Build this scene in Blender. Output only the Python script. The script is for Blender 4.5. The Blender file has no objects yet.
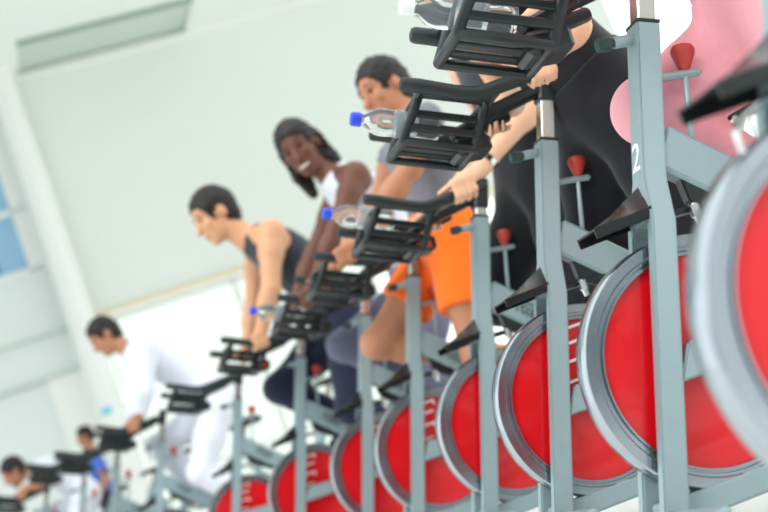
import bpy, math, random
import numpy as np
from mathutils import Vector, Matrix
R = math.radians
random.seed(4)
scene = bpy.context.scene
col = scene.collection

# ------------------------------------------------------------------ camera
cam_d = bpy.data.cameras.new('camera')
cam = bpy.data.objects.new('camera', cam_d); col.objects.link(cam)
right = Vector((0.93568626, 0.0510949, -0.34911393))
up = Vector((0.35283314, -0.13549974, 0.9258232))
fwd = Vector((0.0, 0.98945901, 0.14481322))
m = Matrix.Identity(4)
for i in range(3):
    m[i][0] = right[i]; m[i][1] = up[i]; m[i][2] = -fwd[i]
m[2][3] = 0.35915
cam.matrix_world = m
cam_d.sensor_width = 36.0
cam_d.lens = 1300.0 / 768.0 * 36.0
cam_d.clip_start = 0.05
cam_d.dof.use_dof = True
cam_d.dof.focus_distance = 2.85
cam_d.dof.aperture_fstop = 2.5
scene.camera = cam

# ------------------------------------------------------------------ world, lights, exposure
w = bpy.data.worlds.new('daylight'); scene.world = w
w.use_nodes = True
bg = w.node_tree.nodes['Background']
nt = w.node_tree
bg.inputs[0].default_value = (0.965, 1.0, 0.99, 1)
# bright overcast sky all round, dimmer where the unlit rest of the hall lies (behind, low down)
tcw = nt.nodes.new('ShaderNodeTexCoord'); sep = nt.nodes.new('ShaderNodeSeparateXYZ')
nt.links.new(tcw.outputs['Generated'], sep.inputs[0])
def mrange(src, a, b_, c, d):
    n_ = nt.nodes.new('ShaderNodeMapRange'); n_.interpolation_type = 'SMOOTHSTEP'
    for q, v in zip(('From Min', 'From Max', 'To Min', 'To Max'), (a, b_, c, d)): n_.inputs[q].default_value = v
    nt.links.new(src, n_.inputs['Value']); return n_.outputs[0]
def mop(op, a, b_):
    n_ = nt.nodes.new('ShaderNodeMath'); n_.operation = op
    for k, v in enumerate((a, b_)):
        if hasattr(v, 'links'): nt.links.new(v, n_.inputs[k])
        else: n_.inputs[k].default_value = v
    return n_.outputs[0]
back = mrange(sep.outputs['Y'], -.35, .15, 1, 0); low = mrange(sep.outputs['Z'], .18, .5, 1, 0); side = mrange(sep.outputs['X'], .6, .97, 1, 0)
dim = mop('MULTIPLY', mop('MULTIPLY', back, low), side)
nt.links.new(mop('SUBTRACT', 1.38, mop('MULTIPLY', dim, .85)), bg.inputs[1])
sun_d = bpy.data.lights.new('sun', 'SUN'); sun_d.energy = 0.8; sun_d.angle = R(20)
sun = bpy.data.objects.new('sun', sun_d); col.objects.link(sun)
sun.rotation_euler = (R(52), 0, R(-35))
scene.view_settings.view_transform = 'Standard'
scene.view_settings.look = 'None'
scene.view_settings.gamma = 1
scene.view_settings.use_curve_mapping = False
scene.view_settings.exposure = 0.57

# ------------------------------------------------------------------ materials
def lin(c):
    return tuple(((v/255)/12.92 if v/255 <= .04045 else ((v/255+.055)/1.055)**2.4) for v in c)
def mat(name, rgb, rough=.5, metal=0, spec=.5, noise=0, nscale=20, bump=0, trans=0, coat=0, stretch=None, ior=1.45, sheen=0, alpha=1):
    M = bpy.data.materials.new(name); M.use_nodes = True
    nt = M.node_tree; b = nt.nodes['Principled BSDF']
    c = lin(rgb)
    b.inputs['Base Color'].default_value = (*c, 1)
    b.inputs['Roughness'].default_value = rough
    b.inputs['Metallic'].default_value = metal
    b.inputs['Specular IOR Level'].default_value = spec
    b.inputs['Transmission Weight'].default_value = trans
    b.inputs['IOR'].default_value = ior
    b.inputs['Coat Weight'].default_value = coat
    b.inputs['Sheen Weight'].default_value = sheen
    b.inputs['Alpha'].default_value = alpha
    tc = nt.nodes.new('ShaderNodeTexCoord')
    n = nt.nodes.new('ShaderNodeTexNoise'); n.inputs['Scale'].default_value = nscale
    n.inputs['Detail'].default_value = 4
    if stretch:
        mp = nt.nodes.new('ShaderNodeMapping'); mp.inputs['Scale'].default_value = stretch
        nt.links.new(tc.outputs['Object'], mp.inputs[0]); nt.links.new(mp.outputs[0], n.inputs['Vector'])
    else:
        nt.links.new(tc.outputs['Object'], n.inputs['Vector'])
    if noise:
        mx = nt.nodes.new('ShaderNodeMix'); mx.data_type = 'RGBA'
        mx.inputs['A'].default_value = (*[v*(1-noise) for v in c], 1)
        mx.inputs['B'].default_value = (*[min(1, v*(1+noise)) for v in c], 1)
        nt.links.new(n.outputs['Fac'], mx.inputs['Factor'])
        nt.links.new(mx.outputs['Result'], b.inputs['Base Color'])
    if bump:
        bp = nt.nodes.new('ShaderNodeBump'); bp.inputs['Strength'].default_value = bump
        bp.inputs['Distance'].default_value = .004
        nt.links.new(n.outputs['Fac'], bp.inputs['Height']); nt.links.new(bp.outputs[0], b.inputs['Normal'])
    return M

M = dict(
    paint=mat('grey_blue_paint', (142, 163, 167), .36, .2, .5, .04, 40, .02),
    silver=mat('silver_tube', (186, 186, 178), .25, .9, .5, .03, 60),
    steel=mat('brushed_steel', (160, 170, 177), .17, .92, .5, .05, 30, .02),
    chrome=mat('chrome', (205, 208, 206), .1, 1.0),
    red=mat('red_plastic_disc', (208, 14, 24), .22, 0, .5, .06, 6, .0, coat=.35),
    redknob=mat('red_knob', (176, 58, 50), .45, 0, .5, .08, 50),
    rubber=mat('black_rubber', (27, 37, 38), .45, 0, .5, .12, 90, .12),
    plastic=mat('black_plastic', (26, 34, 35), .3, 0, .5, .08, 60, .03),
    fender=mat('black_glossy_fender', (24, 30, 30), .24, 0, .5, .08, 30),
    greenblack=mat('dark_green_knob', (30, 62, 58), .35, 0, .5, .1, 50),
    orange=mat('red_sticker', (214, 66, 40), .5, 0, .4, .06, 80),
    whitemark=mat('white_mark', (238, 240, 236), .6, 0, .3, .03, 80),
    darkmark=mat('dark_mark', (70, 82, 84), .6, 0, .3, .05, 80),
    wall=mat('wall_paint', (233, 239, 234), .85, 0, .2, .012, 1.2),
    panel=mat('spandrel_panel', (225, 232, 231), .8, 0, .2, .012, 2),
    coffer=mat('ceiling_panel', (206, 216, 210), .9, 0, .2, .02, 1.5),
    coffer_dark=mat('painted_gap_shadow', (140, 164, 154), .9, 0, .2, .03, 3),  # shade of the ceiling gap, put into the colour
    trimb=mat('beige_ledge', (232, 222, 194), .8, 0, .2, .03, 8),
    frame_w=mat('white_window_frame', (240, 243, 240), .5, 0, .3, .02, 10),
    floor=mat('pale_floor', (232, 233, 230), .25, 0, .5, .04, 3, .02),
    blueglass=mat('blue_glass', (150, 195, 226), .12, 0, .6, .05, 1.5),
    tealglass=mat('teal_panel', (24, 118, 158), .3, 0, .5, .05, 2),
    bottle=mat('clear_bottle', (236, 244, 246), .06, 0, .5, .01, 30, .0, trans=.92, ior=1.16),
    water=mat('bottle_label', (232, 240, 242), .2, 0, .4, .1, 40, .05, trans=.8, ior=1.1),
    bluecap=mat('blue_cap', (34, 74, 214), .35, 0, .5, .06, 60),
    clearcap=mat('white_cap', (222, 230, 230), .35, 0, .5, .04, 60),
    eye=mat('eye', (40, 28, 24), .15), teeth=mat('teeth', (246, 242, 236), .3),
    lip=mat('lip', (150, 84, 78), .5),
    nail=mat('nail', (242, 214, 212), .2),
    cyan=mat('cyan_film', (120, 208, 228), .5, 0, .3, .05, 20),
    foliage=mat('outdoor_lawn', (204, 212, 200), .9, 0, .2, .12, 3),
)
def win_glass(name, tint):
    G = bpy.data.materials.new(name); G.use_nodes = True
    nt = G.node_tree; nt.nodes.remove(nt.nodes['Principled BSDF'])
    t = nt.nodes.new('ShaderNodeBsdfTransparent'); g = nt.nodes.new('ShaderNodeBsdfGlossy')
    t.inputs[0].default_value = (*tint, 1); g.inputs['Roughness'].default_value = .05
    fz = nt.nodes.new('ShaderNodeFresnel'); fz.inputs[0].default_value = 1.3
    mx = nt.nodes.new('ShaderNodeMixShader')
    nt.links.new(fz.outputs[0], mx.inputs[0]); nt.links.new(t.outputs[0], mx.inputs[1]); nt.links.new(g.outputs[0], mx.inputs[2])
    nt.links.new(mx.outputs[0], nt.nodes['Material Output'].inputs[0])
    return G
M['glass'] = win_glass('window_glass', (.97, 1, .98)); M['tinted'] = win_glass('view_dimming_glass', (.745, .785, .75))  # second glass: tint added to dim the daylight seen through it

# ------------------------------------------------------------------ mesh helpers
class MB:
    def __init__(s): s.v = []; s.f = []
    def add(s, vs, fs):
        o = len(s.v); s.v += [tuple(v) for v in vs]; s.f += [tuple(i+o for i in f) for f in fs]; return s
    def box(s, c, size, rot=None, bev=.0):
        hx, hy, hz = [q/2 for q in size]; b = min(bev, hx*.9, hy*.9, hz*.9)
        rot = rot or Matrix.Identity(3); c = Vector(c)
        if b <= 0:
            vs = [c+rot@Vector((x*hx, y*hy, z*hz)) for x in (-1, 1) for y in (-1, 1) for z in (-1, 1)]
            return s.add(vs, [(0,1,3,2),(4,6,7,5),(0,4,5,1),(2,3,7,6),(0,2,6,4),(1,5,7,3)])
        # chamfered box: 24 vertices
        vs = []; idx = {}
        for x in (-1, 1):
            for y in (-1, 1):
                for z in (-1, 1):
                    for ax in range(3):
                        p = [x*(hx-b), y*(hy-b), z*(hz-b)]; p[ax] = (x*hx, y*hy, z*hz)[ax]
                        idx[(x, y, z, ax)] = len(vs); vs.append(c+rot@Vector(p))
        fs = []
        for ax in range(3):
            o = [q for q in range(3) if q != ax]
            for sg in (-1, 1):
                q = []
                for (p1, p2) in ((-1,-1),(1,-1),(1,1),(-1,1)):
                    k = [0,0,0]; k[ax] = sg; k[o[0]] = p1; k[o[1]] = p2; q.append(idx[(*k, ax)])
                fs.append(q if sg*(1 if ax != 1 else -1) > 0 else q[::-1])
        for ax in range(3):
            o = [q for q in range(3) if q != ax]
            for p1 in (-1, 1):
                for p2 in (-1, 1):
                    k1 = [0,0,0]; k2 = [0,0,0]
                    k1[ax] = -1; k2[ax] = 1
                    for k in (k1, k2): k[o[0]] = p1; k[o[1]] = p2
                    fs.append((idx[(*k1,o[0])], idx[(*k2,o[0])], idx[(*k2,o[1])], idx[(*k1,o[1])]))
        for x in (-1,1):
            for y in (-1,1):
                for z in (-1,1): fs.append(tuple(idx[(x,y,z,a)] for a in range(3)))
        return s.add(vs, fs)
    def bar(s, a, b, wdt, dep, side=(0,1,0), bev=.003):
        a, b = Vector(a), Vector(b); z = (b-a).normalized(); y = Vector(side); y = (y-z*y.dot(z)).normalized(); x = y.cross(z)
        return s.box((a+b)/2, (dep, wdt, (b-a).length), Matrix((x, y, z)).transposed(), bev)
    def tube(s, pts, r, n=12, cap=True, round_end=True):
        pts = [Vector(p) for p in pts]; N = len(pts)
        rs = list(r) if hasattr(r, '__len__') else [r]*N
        if round_end and cap:
            d0 = (pts[0]-pts[1]).normalized(); d1 = (pts[-1]-pts[-2]).normalized()
            P = [pts[0]+d0*rs[0]*.55*k for k in (1,.75)]; Q = [pts[-1]+d1*rs[-1]*.55*k for k in (.75, 1)]
            rr = [rs[0]*.35, rs[0]*.8]; qq = [rs[-1]*.8, rs[-1]*.35]
            pts = P+pts+Q; rs = rr+rs+qq; N = len(pts)
        ref = None; vs = []; fs = []
        for i in range(N):
            t = (pts[min(i+1, N-1)]-pts[max(i-1, 0)]).normalized()
            if ref is None:
                ref = Vector((0,0,1)) if abs(t.z) < .9 else Vector((1,0,0))
            ref = (ref-t*ref.dot(t)).normalized(); bi = t.cross(ref)
            for k in range(n):
                an = 2*math.pi*k/n
                vs.append(pts[i]+(ref*math.cos(an)+bi*math.sin(an))*rs[i])
        for i in range(N-1):
            for k in range(n):
                fs.append((i*n+k, i*n+(k+1)%n, (i+1)*n+(k+1)%n, (i+1)*n+k))
        if cap:
            fs.append(tuple(range(n))[::-1]); fs.append(tuple((N-1)*n+k for k in range(n)))
        return s.add(vs, fs)
    def lathe(s, prof, c=(0,0,0), axis=(0,1,0), n=64, closed=False):
        ax = Vector(axis).normalized(); ref = Vector((0,0,1)) if abs(ax.z) < .9 else Vector((1,0,0))
        e1 = (ref-ax*ref.dot(ax)).normalized(); e2 = ax.cross(e1); c = Vector(c)
        vs = []; fs = []; K = len(prof)
        for i in range(n):
            an = 2*math.pi*i/n; d = e1*math.cos(an)+e2*math.sin(an)
            for (rr, h) in prof: vs.append(c+d*rr+ax*h)
        for i in range(n):
            j = (i+1) % n
            for k in range(K if closed else K-1):
                k2 = (k+1) % K
                fs.append((i*K+k, i*K+k2, j*K+k2, j*K+k))
        if not closed:
            if prof[0][0] > 1e-4: fs.append(tuple(i*K for i in range(n)))
            if prof[-1][0] > 1e-4: fs.append(tuple(i*K+K-1 for i in range(n))[::-1])
        return s.add(vs, fs)
    def extrude(s, poly, mp, depth):
        """poly of 2D points, mp(u, v, d) -> 3D; extruded d from -depth/2 to depth/2"""
        n = len(poly)
        vs = [mp(u, v, -depth/2) for u, v in poly]+[mp(u, v, depth/2) for u, v in poly]
        fs = [tuple(range(n))[::-1], tuple(range(n, 2*n))]+[(i, (i+1) % n, n+(i+1) % n, n+i) for i in range(n)]
        return s.add(vs, fs)
    def build(s, name, material, parent=None, smooth=30, bevel=0, sub=0):
        me = bpy.data.meshes.new(name); me.from_pydata([tuple(v) for v in s.v], [], s.f); me.update()
        import bmesh
        bm = bmesh.new(); bm.from_mesh(me); bmesh.ops.remove_doubles(bm, verts=bm.verts, dist=1e-6)
        bmesh.ops.recalc_face_normals(bm, faces=bm.faces)
        if bevel:
            ed = [e for e in bm.edges if len(e.link_faces) == 2 and e.calc_face_angle(0) > R(35)]
            bmesh.ops.bevel(bm, geom=ed, offset=bevel, segments=2, affect='EDGES', clamp_overlap=True)
        bm.to_mesh(me); bm.free()
        me.materials.append(material)
        if smooth:
            for p in me.polygons: p.use_smooth = True
            me.set_sharp_from_angle(angle=R(smooth))
        o = bpy.data.objects.new(name, me); col.objects.link(o)
        if parent: o.parent = parent
        if sub:
            md = o.modifiers.new('subdivision', 'SUBSURF'); md.levels = sub; md.render_levels = sub
        return o
def empty(name, loc=(0,0,0), rz=0):
    o = bpy.data.objects.new(name, None); col.objects.link(o); o.location = loc; o.rotation_euler = (0,0,rz)
    o.empty_display_size = .1
    return o
def tag(o, label=None, cat=None, group=None, kind=None):
    if label: o['label'] = label
    if cat: o['category'] = cat
    if group: o['group'] = group
    if kind: o['kind'] = kind
    return o
def copy_tree(o, parent=None):
    c = o.copy(); col.objects.link(c)
    if parent: c.parent = parent
    for ch in list(o.children): copy_tree(ch, c)
    return c

# ------------------------------------------------------------------ the room (wall frame: s along the wall, q towards the hall, z up)
WA = R(17); W0 = Vector((-5, 15, 0))
ws = Vector((math.cos(WA), math.sin(WA), 0)); wn = Vector((math.sin(WA), -math.cos(WA), 0))
WR = Matrix((ws, wn, Vector((0,0,1)))).transposed()
def wp(s, q, z): return W0+ws*s+wn*q+Vector((0,0,z))
def wbox(mb, s0, s1, q0, q1, z0, z1, bev=.0):
    return mb.box(wp((s0+s1)/2, (q0+q1)/2, (z0+z1)/2), (s1-s0, q1-q0, z1-z0), WR, bev)
def struct(mb, name, mt, parent=None, **k):
    o = mb.build(name, mt, parent, **k)
    if not parent: o['kind'] = 'structure'
    return o
b = MB(); wbox(b, -6, 20, -.4, 19, -.12, 0); struct(b, 'floor', M['floor'])
# upper wall right of the round column, down to the glazing head
b = MB(); wbox(b, 1.3, 9.6, -.3, 0, 3.2, 6.48); struct(b, 'wall_back', M['wall'])
b = MB()
wbox(b, -6, 1.3, -.3, 0, 3.14, 3.92); wbox(b, -6, 1.3, -.33, -.02, 2.65, 3.15); wbox(b, -6, 1.3, -.3, 0, 5.9, 6.48)
wbox(b, -6, .78, -.36, -.06, 0, 2.65)
struct(b, 'wall_left', M['panel'])
b = MB(); wbox(b, .78, 1.3, -.3, -.02, 0, 2.65); struct(b, 'trim_1', M['frame_w'])
b = MB(); wbox(b, -6, 1.3, -.02, .03, 3.12, 3.16, .008); wbox(b, -6, 1.3, -.04, .02, 2.62, 2.66, .008); struct(b, 'trim_2', M['coffer'])
b = MB(); wbox(b, 1.3, 9.6, -.02, .05, 3.14, 3.22, .01); struct(b, 'trim_3', M['trimb'])
b = MB(); wbox(b, -6, 20, -.02, .07, 6.28, 6.36, .01); struct(b, 'trim_4', M['frame_w'])
# ceiling: a recessed grey panel beside the column, flush white boards elsewhere
b = MB(); wbox(b, -6, 20, -.4, 7.5, 6.41, 6.7); struct(b, 'ceiling', M['coffer'])
b = MB(); wbox(b, 3.78, 20, .0, 7.5, 6.35, 6.41); wbox(b, -6, 1.62, .0, 7.5, 6.35, 6.41); wbox(b, 1.62, 3.78, 1.14, 7.5, 6.35, 6.41)
for q in (2.6, 4.6): wbox(b, -6, 20, q, q+.3, 6.3, 6.35)
struct(b, 'ceiling_boards', M['frame_w'])
b = MB(); wbox(b, 1.62, 3.78, 1.0, 1.14, 6.34, 6.41); struct(b, 'gap_shadow_strip', M['coffer_dark'])  # solid strip, its dark colour stands in for the gap's shadow
# round column
b = MB(); b.lathe([(.17, 0), (.17, 6.66)], wp(1.36, .26, 0), (0,0,1), 40); rc = struct(b, 'round_column', M['frame_w'])
vs = []; K = 10
for k in range(K):
    an = WA-R(90)+R(-45+44*k/(K-1))
    for rr in (.1705, .174):
        for z in (1.96, 2.04): vs.append(wp(1.36, .26, z)+Vector((math.cos(an)*rr, math.sin(an)*rr, 0)))
fs = []
for k in range(K-1):
    for a_, b_ in ((0,1),(1,3),(3,2),(2,0)): fs.append((4*k+a_, 4*k+b_, 4*k+4+b_, 4*k+4+a_))
fs += [(0,1,3,2), (4*K-4,4*K-3,4*K-1,4*K-2)]
b = MB(); b.add(vs, fs); tag(b.build('band', M['cyan'], rc), 'pale cyan band')
# clerestory window, left of the column
fr = MB()
for z0, z1 in ((3.92, 4.0), (4.69, 4.76), (5.82, 5.9)): wbox(fr, -6, 1.3, -.14, -.04, z0, z1)
wbox(fr, 1.0, 1.3, -.16, -.04, 3.92, 5.9)
for s0 in (-.6, -2.4): wbox(fr, s0, s0+.09, -.14, -.04, 3.92, 5.9)
w1 = struct(fr, 'window_1', M['frame_w'])
b = MB(); wbox(b, -6, 1.3, -.11, -.09, 3.95, 5.88); b.build('pane', M['blueglass'], w1)
b = MB(); wbox(b, -3, .66, -.088, -.08, 4.0, 4.69); b.build('blind', M['tealglass'], w1)
# low glazing under the wall, and full-height glazing to the right
def glazing(name, s0, s1, z0, z1, step, rails, fw=.06, gl='glass'):
    f = MB()
    n = max(1, round((s1-s0)/step))
    for k in range(n+1):
        x = s0+(s1-s0)*k/n; wbox(f, x-fw/2, x+fw/2, -.16, -.06, z0, z1)
    for z in [z0+fw/2, z1-fw/2]+rails: wbox(f, s0, s1, -.16, -.06, z-fw/2, z+fw/2)
    o = struct(f, name, M['frame_w'])
    g = MB(); wbox(g, s0, s1, -.115, -.105, z0, z1); g.build('pane', M[gl], o); return o
w2 = glazing('window_2', 1.6, 5.0, 0, 3.14, 1.7, [1.05], gl='tinted')  # dimmed by the added tint, same glazing as the clear bays
b = MB(); wbox(b, 1.68, 1.76, -.104, -.10, 1.98, 2.3); b.build('film', M['cyan'], w2)
glazing('window_4', 5.0, 9.6, 0, 3.14, 1.53, [1.05])
glazing('window_3', 9.6, 20, 0, 6.42, 1.5, [1.05, 3.2])
b = MB(); wbox(b, -30, 40, -60, -.5, -.3, -.1); struct(b, 'ground_outside', M['foliage'])

# ------------------------------------------------------------------ spin bike (local: x forward, y rider's left, z up; a = -x)
def P(a, l, z): return Vector((-a, l, z))
LEAN = Vector((-.3443, 0, .8947)).normalized()      # column axis, up and back
C0 = P(-.183, 0, .10)
HW = .320; WR_ = .249
def on_col(z): return C0+LEAN*((z-.10)/LEAN.z)
def make_bike():
    root = empty('spin_bike')
    # fork: one tuning-fork shaped column
    fx = Vector((0,1,0)); nrm = LEAN.cross(fx).normalized()
    def mp(u, v, d): return C0+fx*u+LEAN*v+nrm*d
    top = (.995-.10)/LEAN.z; ys = (.66-.10)/LEAN.z; ye = (.60-.10)/LEAN.z
    poly = [(.066,-.03),(.066,ye),(.031,ys+.03),(.031,top),(-.031,top),(-.031,ys+.03),(-.066,ye),(-.066,-.03),(-.037,-.03),(-.037,ye-.02),(-.025,ye),(.025,ye),(.037,ye-.02),(.037,-.03)]
    b = MB(); b.extrude(poly, mp, .05); fork = b.build('fork', M['paint'], root, bevel=.004)
    b = MB(); b.bar(mp(0,top-.002,0), mp(0,top+.005,0), .0625, .0505, bev=.001); b.build('collar', M['plastic'], fork)
    # flywheel
    b = MB()
    prof = [(WR_-.004,-.026),(WR_,-.02),(WR_,.02),(WR_-.004,.026),(.2255,.026),(.2225,.023),(.217,.023),(.2155,.018),(.2125,.018),(.2115,.0235),(.2075,.0235),(.2065,.014),(.2065,-.014),(.2075,-.0235),(.2115,-.0235),(.2125,-.018),(.2155,-.018),(.217,-.023),(.2225,-.023),(.2255,-.026)]
    b.lathe(prof, (0,0,HW), (0,1,0), 96, closed=True); fw = b.build('flywheel_rim', M['steel'], root, smooth=40)
    b = MB(); b.lathe([(0,-.017),(.05,-.017),(.19,-.014),(.2065,-.013),(.2065,.013),(.19,.014),(.05,.017),(0,.017)], (0,0,HW), (0,1,0), 96)
    disc = b.build('flywheel_disc', M['red'], root)
    b = MB(); b.lathe([(0,-.036),(.012,-.036),(.022,-.03),(.03,-.018),(.03,.018),(.022,.03),(.012,.036),(0,.036)], (0,0,HW), (0,1,0), 24); b.build('hub', M['steel'], root)
    mk = MB()     # worn white lettering stacked on the disc
    for sy in (1, -1):
        for k, (z, wd, sx) in enumerate(((.508,.05,0),(.470,.045,0),(.425,.05,0),(.375,.04,0))):
            a0 = .006-(.51-z)*.33
            mk.box(P(a0+wd/2, sy*.0166, z), (wd, .002, .007))
            if k % 2 == 0: mk.box(P(a0+wd-.004, sy*.0166, z-.010), (.006, .002, .014))
    tag(mk.build('lettering', M['whitemark'], disc), 'white lettering')
    # fender: a roofed black guard over the front of the flywheel
    sec = [(.005, .054, .633, .688), (-.045, .054, .631, .665), (-.09, .053, .63, .645), (-.128, .05, .628, .633)]
    vs = []; fs = []
    rows = []
    for (a, hw, zl, zc) in sec:
        rows.append([P(a, hw, zl-.017), P(a, hw, zl), P(a+.012, hw*.5, (zl+zc)/2), P(a+.02, 0, zc), P(a+.012, -hw*.5, (zl+zc)/2), P(a, -hw, zl), P(a, -hw, zl-.017)])
    th = Vector((0,0,-.004)); K = 7
    for row in rows: vs += row
    off = len(vs)
    for row in rows: vs += [p+th+Vector((0, -.004*(1 if p.y > 0 else -1 if p.y < 0 else 0), 0)) for p in row]
    for i in range(len(rows)-1):
        for k in range(K-1):
            fs.append((i*K+k, i*K+k+1, (i+1)*K+k+1, (i+1)*K+k)); fs.append((off+i*K+k, off+(i+1)*K+k, off+(i+1)*K+k+1, off+i*K+k+1))
        for k in (0, K-1): fs.append((i*K+k, (i+1)*K+k, off+(i+1)*K+k, off+i*K+k))
    for i in (0, len(rows)-1):
        for k in range(K-1): fs.append((i*K+k, i*K+k+1, off+i*K+k+1, off+i*K+k))
    b = MB(); b.add(vs, fs); b.build('fender', M['fender'], root, smooth=25)
    # main tube running back and down, logo on its side
    ma, mbp = P(.085, 0, .748), P(.44, 0, .405)
    b = MB(); b.bar(ma, mbp, .05, .092, bev=.008); mt = b.build('main_tube', M['paint'], root)
    d = (mbp-ma).normalized(); nn = Vector((0,1,0)).cross(d).normalized()
    lg = MB()
    for sy in (1, -1):
        for k in range(5):
            c = ma+d*(.115+k*.019)+Vector((0, sy*.0262, 0))
            pts = [c+d*(.008*math.cos(t_))+nn*(.014*math.sin(t_)) for t_ in [2*math.pi*j/9*(0.75+.06*k)+k for j in range(10)]]
            lg.tube(pts, .0022, 6)
        lg.tube([ma+d*.10+nn*.022+Vector((0,sy*.0262,0)), ma+d*.15+nn*.025+Vector((0,sy*.0262,0)), ma+d*.205+nn*.019+Vector((0,sy*.0262,0))], .002, 6)
    tag(lg.build('logo', M['darkmark'], mt), 'dark squiggled logo')
    # gusset under the main tube and black brake bracket with its steel bolt
    b = MB(); b.extrude([(.10,.62),(.10,.68),(.25,.535),(.21,.535)], lambda u, v, dd: P(u, dd, v), .03); b.build('gusset', M['plastic'], root, bevel=.003)
    b = MB(); b.bar(P(.03,0,.612), P(.19,0,.602), .04, .014); b.build('brake_bracket', M['plastic'], root)
    b = MB(); b.lathe([(0,-.03),(.008,-.03),(.009,-.012),(.012,-.012),(.012,.012),(.009,.016),(0,.016)], P(.095,.03,.598), (0,0,1), 10); b.build('brake_bolt', M['chrome'], root)
    # brake knob
    ka, kb = P(.2255,0,.93), P(.165,0,.742)
    kd = (ka-kb).normalized()
    b = MB(); b.tube([kb, kb+(ka-kb)*.86], .0062, 10); rod = b.build('brake_rod', M['paint'], root)
    b = MB(); b.lathe([(0,-.042),(.007,-.042),(.013,-.034),(.0245,-.004),(.025,.004),(.021,.012),(.011,.016),(0,.017)], ka-kd*.012, kd, 20); b.build('brake_knob', M['redknob'], rod)
    b = MB(); b.bar(on_col(.885)+Vector((-.01,0,0)), P(.243,0,.868), .022, .016, bev=.006); b.build('rod_bracket', M['paint'], root)
    # pop pin that locks the handlebar post
    c = on_col(.972); pd = Vector((.93, 0, .1)).normalized()
    b = MB(); b.tube([c+pd*.02, c+pd*.068], .0125, 14, round_end=False); pp = b.build('pop_pin_sleeve', M['paint'], root)
    b = MB(); b.lathe([(0,.066),(.009,.066),(.009,.074),(.0145,.076),(.0155,.082),(.0145,.1),(.013,.104),(0,.105)], c, pd, 14); b.build('pop_pin_knob', M['greenblack'], pp)
    # stays from the axle back to the bottom bracket, chain guard
    for sy in (1, -1):
        b = MB(); b.extrude([(-.085,.298),(-.04,.365),(.12,.352),(.40,.40),(.44,.34),(.12,.293)], lambda u, v, dd: P(u, dd+sy*.052, v), .022)
        b.build('chain_stay', M['paint'], root, bevel=.004)
    b = MB(); b.lathe([(0,-.045),(.03,-.045),(.03,.045),(0,.045)], P(.42,0,.37), (0,1,0), 24); b.build('bottom_bracket', M['paint'], root)
    b = MB(); b.bar(P(.42,0,.37), P(.66,0,.80), .05, .06, bev=.006); st = b.build('seat_tube', M['paint'], root)
    b = MB(); b.bar(P(.655,0,.79), P(.72,0,.90), .036, .042, bev=.004); b.build('seat_post', M['silver'], root)
    # saddle
    vs = []; fs = []
    secs = [(.58,.018,.012),(.62,.024,.02),(.68,.032,.025),(.74,.06,.03),(.80,.082,.034),(.84,.078,.03),(.86,.05,.018)]
    for (a, hw, h) in secs:
        for k in range(10):
            t_ = 2*math.pi*k/10; vs.append(P(a, hw*math.cos(t_), .92+(h if math.sin(t_) > 0 else h*.8)*math.sin(t_)))
    for i in range(len(secs)-1):
        for k in range(10): fs.append((i*10+k, i*10+(k+1)%10, (i+1)*10+(k+1)%10, (i+1)*10+k))
    fs += [tuple(range(10)), tuple(60+k for k in range(10))[::-1]]
    b = MB(); b.add(vs, fs); b.build('saddle', M['rubber'], root, smooth=60, sub=1)
    # cranks and pedals (origin at the bottom bracket; turned per bike)
    cr = .17; bbp = P(.42, 0, .37)
    b = MB()
    for sy, sg in ((-1, 1), (1, -1)):
        b.bar(Vector((0, sy*.075, 0)), Vector((sg*cr, sy*.085, 0)), .016, .028, bev=.005)
    b.lathe([(0,-.09),(.011,-.09),(.011,.09),(0,.09)], (0,0,0), (0,1,0), 14)
    cra = b.build('crank_arms', M['steel'], root); cra.location = bbp
    b = MB(); b.lathe([(.062,-.004),(.10,-.004),(.10,.004),(.062,.004)], (0,-.06,0), (0,1,0), 40, closed=True); b.build('chainring', M['steel'], cra)
    for sy, sg in ((-1, 1), (1, -1)):
        b = MB(); b.box((0,0,0), (.09,.085,.022), None, .006); b.tube([(0,-sy*.06,0), (0,0,0)], .007, 8)
        b.tube([(.04,sy*.04,0), (.1,sy*.03,.03), (.11,0,.05), (.1,-sy*.03,.03), (.04,-sy*.04,0)], .004, 8)
        pe = b.build('pedal', M['plastic'], cra); pe.location = (sg*cr, sy*.135, 0)
    # base
    b = MB(); b.bar(P(-.20,0,.075), P(.92,0,.06), .06, .05, bev=.006); b.build('base_rail', M['paint'], root)
    b = MB(); b.bar(P(.66,0,.79), P(.86,0,.075), .045, .05, bev=.005); b.build('rear_strut', M['paint'], root)
    for nm, a in (('front_stabilizer', -.2), ('rear_stabilizer', .92)):
        b = MB(); b.bar(P(a,-.26,.06), P(a,.26,.06), .05, .045, side=(1,0,0), bev=.006); sb = b.build(nm, M['paint'], root)
        if a < 0:
            for sy in (1, -1):
                b = MB(); b.lathe([(0,-.014),(.026,-.014),(.031,-.01),(.031,.01),(.026,.014),(0,.014)], P(a-.03, sy*.10, .062), (0,1,0), 24); b.build('transport_wheel', M['rubber'], sb)
        for sy in (1, -1):
            b = MB(); b.lathe([(0,0),(.024,0),(.024,.014),(.008,.018),(.008,.045),(0,.045)], P(a, sy*.225, 0), (0,0,1), 16); b.build('levelling_foot', M['rubber'], sb)
    # handlebar: own origin so that each bike can have its own height
    hs = on_col(.99); he = hs+LEAN*.19
    b = MB(); b.bar(hs-LEAN*.15, hs+LEAN*.125, .046, .038, bev=.003); b.build('handlebar_post', M['silver'], root)
    b = MB()
    b.bar(hs+LEAN*.115, he+LEAN*.03, .056, .05, bev=.006)
    b.bar(hs+LEAN*.165+Vector((-.01,0,0)), P(.02,0,1.115), .05, .035, bev=.008)
    b.bar(P(.05,0,1.115), P(-.08,0,1.085), .07, .028, bev=.008)
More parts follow.
